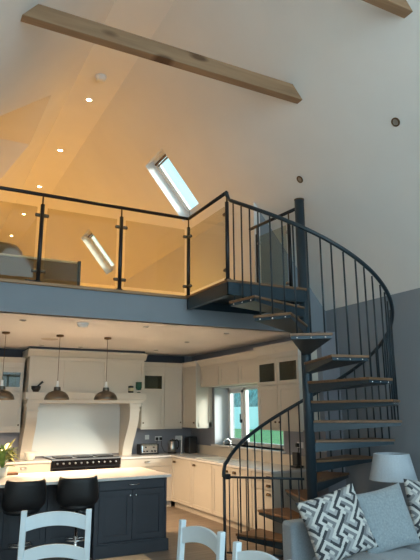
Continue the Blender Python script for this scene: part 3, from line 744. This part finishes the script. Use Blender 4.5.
# ------------------------------------------------------------------ loft balustrade
PZ = 4.16; RZ = 4.285; YP = 6.57
t = thing('glass_balustrade', 'dark metal and glass balustrade along the loft edge', 'balustrade')
XC = 3.115; YE = 5.50
posts = [(.17-.0, YP), (1.165, YP), (2.16, YP), (XC, YP), (XC, YE)]
posts[0] = (.17, YP); posts.insert(0, (-.85, YP))
for x, y in posts:
    p = link('post', T([(x, y, ZL+.004), (x, y, PZ)], .024, 14), RAILM, t, smooth=True)
    link('rail_pin', T([(x, y, PZ), (x, y, RZ-.01)], .010, 8), BRASSD, p)
    link('foot_plate', LT([(0, 0), (.04, 0), (.04, .006), (0, .006)], (x, y, ZL+.004), 16), RAILM, p)
link('handrail', T([(-1.14, YP, RZ), (XC-.02, YP, RZ), (XC, YP-.02, RZ), (XC, YE-.0, RZ)], .0225, 12), RAILM, t, smooth=True)
for i in range(len(posts)-1):
    (xa, ya), (xb, yb) = posts[i], posts[i+1]
    if ya == yb: g = B(xa+.06, xb-.06, ya-.005, ya+.005, ZL+.045, ZL+.92)
    else: g = B(xa-.005, xa+.005, yb+.06, ya-.06, ZL+.045, ZL+.92)
    link('glass_panel', g, GLASSB, t)
    for z in (ZL+.13, ZL+.82):
        if ya == yb:
            for x, s in ((xa, 1), (xb, -1)): link('glass_clamp', T([(x+s*.018, ya, z), (x+s*.022, ya, z), (x+s*.075, ya, z), (x+s*.082, ya, z)], [.014, .022, .022, .012], 10), BRONZE, t, smooth=True)
        else:
            for y, s in ((ya, -1), (yb, 1)): link('glass_clamp', T([(xa, y+s*.018, z), (xa, y+s*.022, z), (xa, y+s*.075, z), (xa, y+s*.082, z)], [.014, .022, .022, .012], 10), BRONZE, t, smooth=True)

# right-hand landing balustrade, knee wall to pole
PX, PY = 4.244, 5.565
t = thing('landing_balustrade', 'short glass balustrade between the loft wall and the stair pole', 'balustrade')
lx = 4.12
for y, lx in ((6.42, 4.125), (5.74, 4.19)):
    p = link('post', T([(lx, y, ZL+.004), (lx, y, PZ)], .024, 14), RAILM, t, smooth=True)
    link('rail_pin', T([(lx, y, PZ), (lx, y, RZ-.01)], .01, 8), BRASSD, p)
link('handrail', T([(4.11, 6.585, RZ), (4.20, 5.60, RZ)], .0225, 12), RAILM, t, smooth=True)
link('glass_panel', PR([(4.180, 5.80), (4.190, 5.80), (4.136, 6.36), (4.126, 6.36)], (ZL+.045, ZL+.92), XY), GLASSB, t)
for z in (ZL+.13, ZL+.82):
    for y, s, lx in ((6.42, -1, 4.13), (5.74, 1, 4.185)): link('glass_clamp', T([(lx, y+s*.018, z), (lx, y+s*.075, z)], .022, 10), BRUSH, t, smooth=True)

socket('light_switch', 'white double switch on the loft side wall beyond the landing', (XN-.001, 7.15, 4.50), R(-90))

# ------------------------------------------------------------------ spiral staircase
t = thing('spiral_staircase', 'anthracite steel spiral staircase with oak treads', 'staircase', (PX, PY, 0))
NR = 14; RIS = ZL/NR; A0 = 177.9; ST = 23.0; RT = 1.06; TW = 24.5
zrail = lambda a: 1.843+(57.2-a)*.01003        # a in degrees, 131 .. -181
link('pole', T([(0, 0, 0), (0, 0, 4.40)], .062, 28), STEEL, t, smooth=False)
bpy.data.objects[t.name].children[0].data.polygons.foreach_set('use_smooth', [True]*len(t.children[0].data.polygons))
link('pole_cap', LT([(.062, 4.40), (.066, 4.40), (.066, 4.415), (.03, 4.425), (0, 4.425)], n=24), BRASSD, t, smooth=True)
link('base_plate', LT([(0, .0), (.15, .0), (.15, .012), (0, .012)], n=28), STEEL, t)
pol = lambda r, a: (r*math.cos(R(a)), r*math.sin(R(a)))
for k in range(1, NR):
    a = A0+(13-k)*ST; z = k*RIS
    if k == 1: a -= 0
    a1 = a+TW; am = (a+a1)/2
    c0, c1 = pol(RT, a), pol(RT, a1)
    ip0, ip1 = pol(.075, a-38), pol(.075, a1+38)
    top = link('tread', PR([ip0, c0, c1, ip1], (z-.028, z), XY), TREADOAK, t, bev=.004)
    # steel tray: side plates taper towards the outside
    bm = BM()
    q0, q1 = pol(RT-.012, a+.6), pol(RT-.012, a1-.6); i0, i1 = pol(.06, a-30), pol(.06, a1+30)
    di, do = .135, .062
    v = [bm.verts.new((x, y, zz)) for (x, y), zz in ((i0, z-.03), (q0, z-.03), (q1, z-.03), (i1, z-.03), (i0, z-di), (q0, z-do), (q1, z-do), (i1, z-di))]
    for f in ((0, 1, 2, 3), (7, 6, 5, 4), (0, 4, 5, 1), (1, 5, 6, 2), (2, 6, 7, 3), (3, 7, 4, 0)): bm.faces.new([v[i] for i in f])
    link('tread_tray', bm, STEEL, top)
    bm = BM(); fixing = BM()
    ang = [a+TW*f for f in (.17, .5, .83)]
    for ab in ang:
        # point on the chord
        ux, uy = c1[0]-c0[0], c1[1]-c0[1]; f = (ab-a)/TW
        x, y = c0[0]+ux*f, c0[1]+uy*f; s = 1-.022/math.hypot(x, y); x *= s; y *= s
        aa = ab if ab <= 400 else ab
        zt = zrail(ab-360 if ab > 220 else ab-360)
        zt = zrail(ab-360)
        tube(bm, [(x, y, z+.001), (x, y, zt-.01)], .0098, 8)
        rx, ry = x/math.hypot(x, y), y/math.hypot(x, y)
        e = 1.0
        px_, py_ = c0[0]*.9985+ux*f, c0[1]*.9985+uy*f
        nx, ny = pol(1, am)
        bx, by = c0[0]+ux*f-nx*.010, c0[1]+uy*f-ny*.010
        tube(fixing, [(bx, by, z-.046), (bx+nx*.006, by+ny*.006, z-.046)], .012, 8)
    for nm, b_, m_ in (('baluster', bm, STEELD), ('bolt', fixing, CHROME)):
        # split into one mesh per baluster / bolt
        b_.verts.ensure_lookup_table(); vs = list(b_.verts); n3 = len(vs)//3
        for q in range(3):
            nb = b_.copy(); nb.verts.ensure_lookup_table()
            bmesh.ops.delete(nb, geom=[nb.verts[i] for i in range(n3*3) if not q*n3 <= i < (q+1)*n3], context='VERTS')
            link(nm, nb, m_, t if nm == 'baluster' else top, smooth=True)
        b_.free()
# helical handrail
pts = []
for i in range(0, 157):
    a = 131-2*i
    if a < -181.5: break
    pts.append((*pol(RT-.01, a), zrail(a)))
st = [(*pol(RT-.0, 137.5), .93), (*pol(RT, 137.0), 1.0), (*pol(RT, 134.5), 1.07)]
ex, ey = XC-PX, YE-PY
end = [(ex-.0, ey-.01, 4.24), (ex, ey, 4.272), (ex, ey, RZ)]
link('handrail', T(st+pts+end, .0235, 12), STEELD, t, smooth=True)
nx_, ny_ = pol(RT, 136.5)
link('newel_post', T([(nx_, ny_, 0), (nx_, ny_, 1.0)], .019, 14), STEELD, t, smooth=True)
# landing
bm = BM()
lx0, lx1, ly0, ly1 = XC-.03-PX, PX-.0-PX, 5.46-PY, YB-.04-PY
link('landing_board', PR([(lx0, ly0), (-.02, ly0), (.0, ly0+.05), (.02, ly1), (lx0, ly1)], (ZL-.03, ZL), XY), TREADOAK, t, bev=.004)
bm = BM()
box(bm, lx0+.01, lx1-.05, ly0+.01, ly0+.02, ZL-.17, ZL-.031); box(bm, lx0+.01, lx0+.02, ly0+.01, ly1, ZL-.17, ZL-.031); box(bm, lx0+.01, lx0+.07, ly0+.01, ly1, ZL-.18, ZL-.17)
box(bm, lx0+.01, lx1-.05, ly0+.01, ly0+.07, ZL-.18, ZL-.17); box(bm, lx1-.03, lx1-.02, ly0+.06, ly1, ZL-.17, ZL-.031); box(bm, lx0+.01, lx1-.02, ly1-.01, ly1, ZL-.17, ZL-.031)
box(bm, lx0+.02, lx1-.03, ly0+.02, ly1-.01, ZL-.06, ZL-.031)
link('landing_frame', bm, STEEL, t)
# landing edge balusters down to lower tread already placed; stair gate
t2 = thing('stair_gate', 'dark metal barred guard between the newel post and the stair pole', 'gate', (PX, PY, 0))
g0 = Vector((nx_*.975, ny_*.975, 0)); g1 = Vector(pol(.085, 136.5)+(0,))
link('top_rail', T([g0+Vector((0, 0, .93)), g1+Vector((0, 0, .93))], .014, 10), STEELD, t2, smooth=True)
link('bottom_rail', T([g0+Vector((0, 0, .08)), g1+Vector((0, 0, .08))], .012, 10), STEELD, t2, smooth=True)
link('latch', B(-.03, .03, -.03, .03, .905, .965, Matrix.Translation(g0*.985)), BLACK, t2, bev=.006)
for i in range(9):
    p = g0.lerp(g1, (i+.35)/9); link('bar', T([p+Vector((0, 0, .08)), p+Vector((0, 0, .93))], .0075, 8), STEELD, t2, smooth=True)

# ------------------------------------------------------------------ loft furniture
t = thing('sofa', 'brown sofa back with pale top trim behind the loft glass', 'sofa', (1.25, 7.55, ZL))
link('back', B(-1.1, .62, 0, .1, .05, .53), LEATH, t, bev=.01)
lab(link('top_trim', B(-1.1, .60, -.01, .11, .53, .56), CREAMTR, t, bev=.008), 'pale cream top rail')
lab(link('end_post', B(.62, .66, -.01, .8, 0, .575), BLACK, t, bev=.004), 'black end frame')
link('seat', B(-1.1, .62, .1, .85, .05, .40), LEATH, t, bev=.04)
link('back_cushion', PR([(-1.1, .5), (-1.1, .76), (-.3, .76), (-.2, .74), (-.12, .66), (-.08, .5), (-.08, .42), (-1.1, .42)], (.13, .28), XZ), LEATH, t, bev=.03)
for x in (-1.0, .55): link('leg', B(x-.03, x+.03, .05, .11, 0, .06), BLACK, t)
tag(link('plug_adaptor', B(1.04, 1.17, 6.66, 6.74, ZL+.003, ZL+.045), BLACK, bev=.008), 'small black box on the loft floor beside the post', 'box')
t = tag(link('yellowish_wedge', PR([(0, 0), (.1, 0), (.1, .07)], (0, .05), XZ), WAX, bev=.004), 'small yellowish wedge on the loft floor behind the corner glass', 'door wedge'); t.location = (3.32, 6.75, ZL+.003)  # small yellowish wedge shape of no settled kind

# ------------------------------------------------------------------ dining set
t = thing('dining_table', 'oak dining table whose far corner shows at the bottom edge', 'table', (0, 0, 0))
link('tabletop', B(.42, 1.54, 1.9, 3.97, .715, .75), TABLEW, t, bev=.008)
bm = BM(); box(bm, .50, 1.28, 1.98, 2.0, .63, .715); box(bm, .50, 1.28, 3.87, 3.89, .63, .715); box(bm, .5, .52, 2, 3.87, .63, .715); box(bm, 1.26, 1.28, 2, 3.87, .63, .715)
link('apron', bm, WPAINT, t)
for x in (.5, 1.21):
    for y in (1.98, 3.82): link('leg', B(x, x+.07, y, y+.07, 0, .715), WPAINT, t, bev=.005)
def chair(loc, rz, label):
    """origin on the floor under the backrest; seat towards +Y local"""
    t = thing('dining_chair', label, 'chair', loc, rz, 'pale painted ladder back dining chairs')
    w = .252; H = .955
    for s in (-1, 1):
        bm = BM(); x = s*w
        pr = [(.03, 0), (.0, .45), (-.02, .75), (-.035, H)]
        prism(bm, [(y-.018, z) for y, z in pr] + [(y+.022, z) for y, z in reversed(pr)], (x-.022, x+.022), YZ)
        link('back_post', bm, WPAINT, t, bev=.005)
        link('leg', B(x-.02, x+.02, .40, .44, 0, .43), WPAINT, t, bev=.004)
    def slat(z0, z1, y, arch):
        N = 14; top = []; bot = []
        bm = BM(); rows = []
        for k in range(N+1):
            u = -1+2*k/N; x = u*(w-.02); c = arch*(1-u*u); yy = y-.03*(1-u*u)
            rows.append([bm.verts.new((x, yy-.011, z0+c)), bm.verts.new((x, yy+.011, z0+c)), bm.verts.new((x, yy+.011, z1+c)), bm.verts.new((x, yy-.011, z1+c))])
        for a, b in zip(rows, rows[1:]):
            for q in range(4): bm.faces.new((a[q], a[(q+1) % 4], b[(q+1) % 4], b[q]))
        bm.faces.new(rows[0]); bm.faces.new(rows[-1][::-1])
        link('back_slat', bm, WPAINT, t, bev=.003)
    slat(.80, .905, -.025, .035); slat(.57, .665, -.008, .035)
    link('seat', PR([(-w+.0, -.0), (w-.0, -.0), (w+.01, .45), (-w-.01, .45)], (.43, .465), XY), WPAINT, t, bev=.01)
    bm = BM(); box(bm, -w, w, .41, .43, .37, .43); box(bm, -w-.01, -w+.01, .02, .42, .37, .43); box(bm, w-.01, w+.01, .02, .42, .37, .43)
    link('apron', bm, WPAINT, t)
    bm = BM(); tube(bm, [(-w, .03, .2), (-w, .42, .2)], .011); tube(bm, [(w, .03, .2), (w, .42, .2)], .011); tube(bm, [(-w, .22, .2), (w, .22, .2)], .011)
    link('stretcher', bm, WPAINT, t)
    return t
chair((1.105, 4.765, 0), R(160), 'pale blue white ladder back dining chair, leftmost, in front of the bar stools')
chair((1.81, 3.67, 0), R(95), 'pale ladder back dining chair, middle one, in front of the open floor')
chair((1.79, 2.87, 0), R(93), 'pale ladder back dining chair, nearest the staircase, mostly below the frame')

# ------------------------------------------------------------------ sofa, cushions, lamp
t = thing('sofa', 'blue grey upholstered sofa in the lower right corner', 'sofa')
link('back', B(3.06, 5.20, 4.32, 4.50, .12, .755), SOFA, t, bev=.04, seg=4)
link('seat', B(3.07, 5.20, 3.35, 4.31, .12, .33), SOFA, t, bev=.04, seg=4)
lab(link('seat_cushion', B(3.22, 4.18, 3.36, 4.30, .335, .485), SOFAL, t, bev=.05, seg=4), 'light grey seat cushion')
lab(link('seat_cushion', B(4.19, 5.19, 3.36, 4.30, .335, .485), SOFAL, t, bev=.05, seg=4), 'light grey seat cushion')
for x in (3.12, 5.1):
    for y in (3.45, 4.4): link('leg', B(x, x+.05, y, y+.05, 0, .125), BLACK, t)
def cushion(name, label, loc, rot, w, h, th, mats, pattern=None, seed=0, smoothmat=None, group=None):
    N = 96; bm = BM(); rr = random.Random(seed)
    def pt(i, j, s):
        u = -1+2*i/N; v = -1+2*j/N
        pin = 1-.055*(1-v*v)*0
        x = u*w/2*(1-.07*(1-abs(v)**2)*abs(u)**3*1.0); z = v*h/2*(1-.07*(1-abs(u)**2)*abs(v)**3)
        prof = ((1-u**4)*(1-v**4))**.55
        wr = .006*math.sin(7*u+seed)*math.sin(5*v+1.3*seed)
        return Vector((x, s*(th/2*prof+wr*prof), z))
    g = {}
    for s in (-1, 1):
        for i in range(N+1):
            for j in range(N+1):
                edge = i in (0, N) or j in (0, N); key = (i, j, 0 if edge else s)
                if key not in g: g[key] = bm.verts.new(pt(i, j, 0 if edge else s))
    for s in (-1, 1):
        for i in range(N):
            for j in range(N):
                q = [g[(a, b, 0 if (a in (0, N) or b in (0, N)) else s)] for a, b in ((i, j), (i+1, j), (i+1, j+1), (i, j+1))]
                f = bm.faces.new(q if s < 0 else q[::-1])
                if pattern: f.material_index = pattern((i+.5)/N*w, (j+.5)/N*h)
    o = link(name, bm, mats, smooth=True)
    o.location = loc; o.rotation_euler = rot; tag(o, label, 'cushion', group)
    return o
TILE = ["WWWWWWDG", "WDDDDWDG", "WDMMDWWW", "WDMWDDDD", "WDMWWWWW", "WGMMMMGG", "WGGGGMWG", "DDDDWMWG"]
def greek(x, y):
    s = .0245; c = math.cos(R(45)); X = (x*c+y*c)/s; Y = (-x*c+y*c)/s
    i, j = math.floor(X), math.floor(Y)
    return 'WGDM'.index(TILE[(j+4*(i//8)) % 8][i % 8])
cushion('cushion', 'geometric patterned grey and white cushion at the left end of the sofa', (3.35, 4.07, .755), (R(-15), R(-15), R(-12)), .58, .55, .17, [CW, CG, CD, CM], greek, 1, group='patterned cushions')
cushion('cushion', 'plain silver grey cushion between the two patterned cushions', (3.96, 4.13, .74), (R(-16), R(-9), R(-10)), .56, .54, .17, [CUSHG], None, 2)
cushion('cushion', 'geometric patterned cushion cut by the right picture edge', (4.60, 4.13, .77), (R(-14), R(4), R(-8)), .58, .56, .17, [CW, CG, CD, CM], greek, 3, group='patterned cushions')
t = thing('side_table', 'small round dark side table hidden behind the sofa under the lamp', 'table', (4.86, 4.80, 0))
link('tabletop', LT([(0, .612), (.2, .612), (.2, .643), (0, .643)], n=28), BLACK, t); link('stem', T([(0, 0, .02), (0, 0, .6)], .02), BLACK, t); link('base', LT([(0, 0), (.15, 0), (.15, .02), (0, .02)], n=28), BLACK, t)
t = thing('table_lamp', 'table lamp with blue grey tapered shade and chrome globe base', 'lamp', (4.77, 4.80, .645))
link('base', LT([(0, 0), (.06, 0), (.06, .012), (.015, .02), (.015, .06), (.05, .09), (.068, .14), (.05, .2), (.02, .235), (.02, .26), (0, .26)], n=28), CHROME, t, smooth=True)
link('stem', T([(0, 0, .25), (0, 0, .37)], .008), CHROME, t)
link('lamp_shade', LT([(.255, .325), (.19, .60), (.187, .60), (.252, .325)], n=40), LSHADE, t, smooth=False)
for p in t.children[-1].data.polygons: p.use_smooth = True
link('shade_ring', T([(-.19, 0, .585), (.19, 0, .585)], .003), CHROME, t)

# ------------------------------------------------------------------ garden
struct('ground', quad and PR([(XR+.32, -.05), (XR+.32, 0), (9, .05), (22, GZ), (30, GZ+.1), (30, -.05)], (-10, 45), XZ), LAWN)
tag(link('garden_wall', B(22, 22.3, -2, 45, GZ-.05, GT), RENDERW), 'pale rendered garden wall beyond the lawn seen through the kitchen window', 'wall')
bm = BM(); rr = random.Random(5); g = []
NX = 90
for i in range(NX+1):
    yy = 8+i*46/NX; row = []
    for k in range(13):
        a = math.pi*k/12
        x = 25.5-1.6*math.cos(a)**3*1.0; z = .2+(5.8+.5*math.sin(i*.5)+.3*math.sin(i*1.3))*math.sin(a)**.6
        row.append(bm.verts.new((x+rr.uniform(-.18, .18), yy+rr.uniform(-.1, .1), z+rr.uniform(-.15, .15))))
    g.append(row)
for a, b in zip(g, g[1:]):
    for k in range(12): bm.faces.new((a[k], a[k+1], b[k+1], b[k]))
bm.faces.new(g[0]); bm.faces.new(g[-1][::-1])
tag(link('garden_hedge', bm, HEDGE), 'tall dark evergreen hedge beyond the pale garden wall outside the kitchen window', 'hedge')

# ------------------------------------------------------------------ light
w = bpy.data.worlds.new('World'); sc.world = w; w.use_nodes = True
nt = w.node_tree; bg = nt.nodes['Background']
tc = nt.nodes.new('ShaderNodeTexCoord'); sp = nt.nodes.new('ShaderNodeSeparateXYZ'); nt.links.new(tc.outputs['Generated'], sp.inputs[0])
cr = nt.nodes.new('ShaderNodeValToRGB'); nt.links.new(sp.outputs['Z'], cr.inputs[0])
cr.color_ramp.elements[0].color = (.48, .86, .98, 1); cr.color_ramp.elements[1].color = (.42, .82, .98, 1); cr.color_ramp.elements[0].position = 0; cr.color_ramp.elements[1].position = .7
nt.links.new(cr.outputs[0], bg.inputs[0]); bg.inputs[1].default_value = WORLD
def area(name, loc, rot, sx, sy, e, col, portal=False):
    ld = bpy.data.lights.new(name, 'AREA'); ld.shape = 'RECTANGLE'; ld.size = sx; ld.size_y = sy; ld.energy = e; ld.color = col
    ld.cycles.is_portal = portal
    l = bpy.data.objects.new(name, ld); COL.objects.link(l); l.location = loc; l.rotation_euler = rot
    return l
area('gable_daylight_fill', (2.14, Y0-.25, 3.2), (R(90), 0, 0), 6.4, 6.6, EREAR, (.66, .85, 1))  # area lamp added outside the rear glazing to strengthen the daylight
area('window_portal', (XR+.1, (WY0+WY1)/2, (WZ0+WZ1)/2), (0, R(90), 0), 1.1, 2.2, 1, (1, 1, 1), True)
ld = bpy.data.lights.new('sun', 'SUN'); ld.energy = 3.2; ld.angle = R(22); ld.color = (1, .97, .88)
l = bpy.data.objects.new('sun', ld); COL.objects.link(l); l.location = (20, -10, 8); l.rotation_euler = Vector((-.75, .62, -.2)).to_track_quat('-Z', 'Y').to_euler()

# ------------------------------------------------------------------ camera
cam = bpy.data.cameras.new('camera'); co = bpy.data.objects.new('camera', cam); COL.objects.link(co)
y, p, r = R(27.649), R(13.182), R(-.356)
f = Vector((math.sin(y)*math.cos(p), math.cos(y)*math.cos(p), math.sin(p))); rt = Vector((math.cos(y), -math.sin(y), 0)); up = rt.cross(f)
rt2 = math.cos(r)*rt+math.sin(r)*up; up2 = -math.sin(r)*rt+math.cos(r)*up
M = Matrix((rt2, up2, -f)).transposed().to_4x4(); M.translation = (0, 0, 1.72); co.matrix_world = M
cam.sensor_fit = 'VERTICAL'; cam.sensor_height = 24; cam.lens = 24*557.8/560; cam.clip_start = .05; cam.clip_end = 200
sc.camera = co
sc.view_settings.view_transform = 'Standard'; sc.view_settings.look = 'None'; sc.view_settings.gamma = 1; sc.view_settings.exposure = EXPO
sc.view_settings.use_curve_mapping = False
sc.cycles.max_bounces = 10; sc.cycles.diffuse_bounces = 6; sc.cycles.transparent_max_bounces = 16; sc.cycles.sample_clamp_indirect = 6
sc.cycles.use_denoising = True
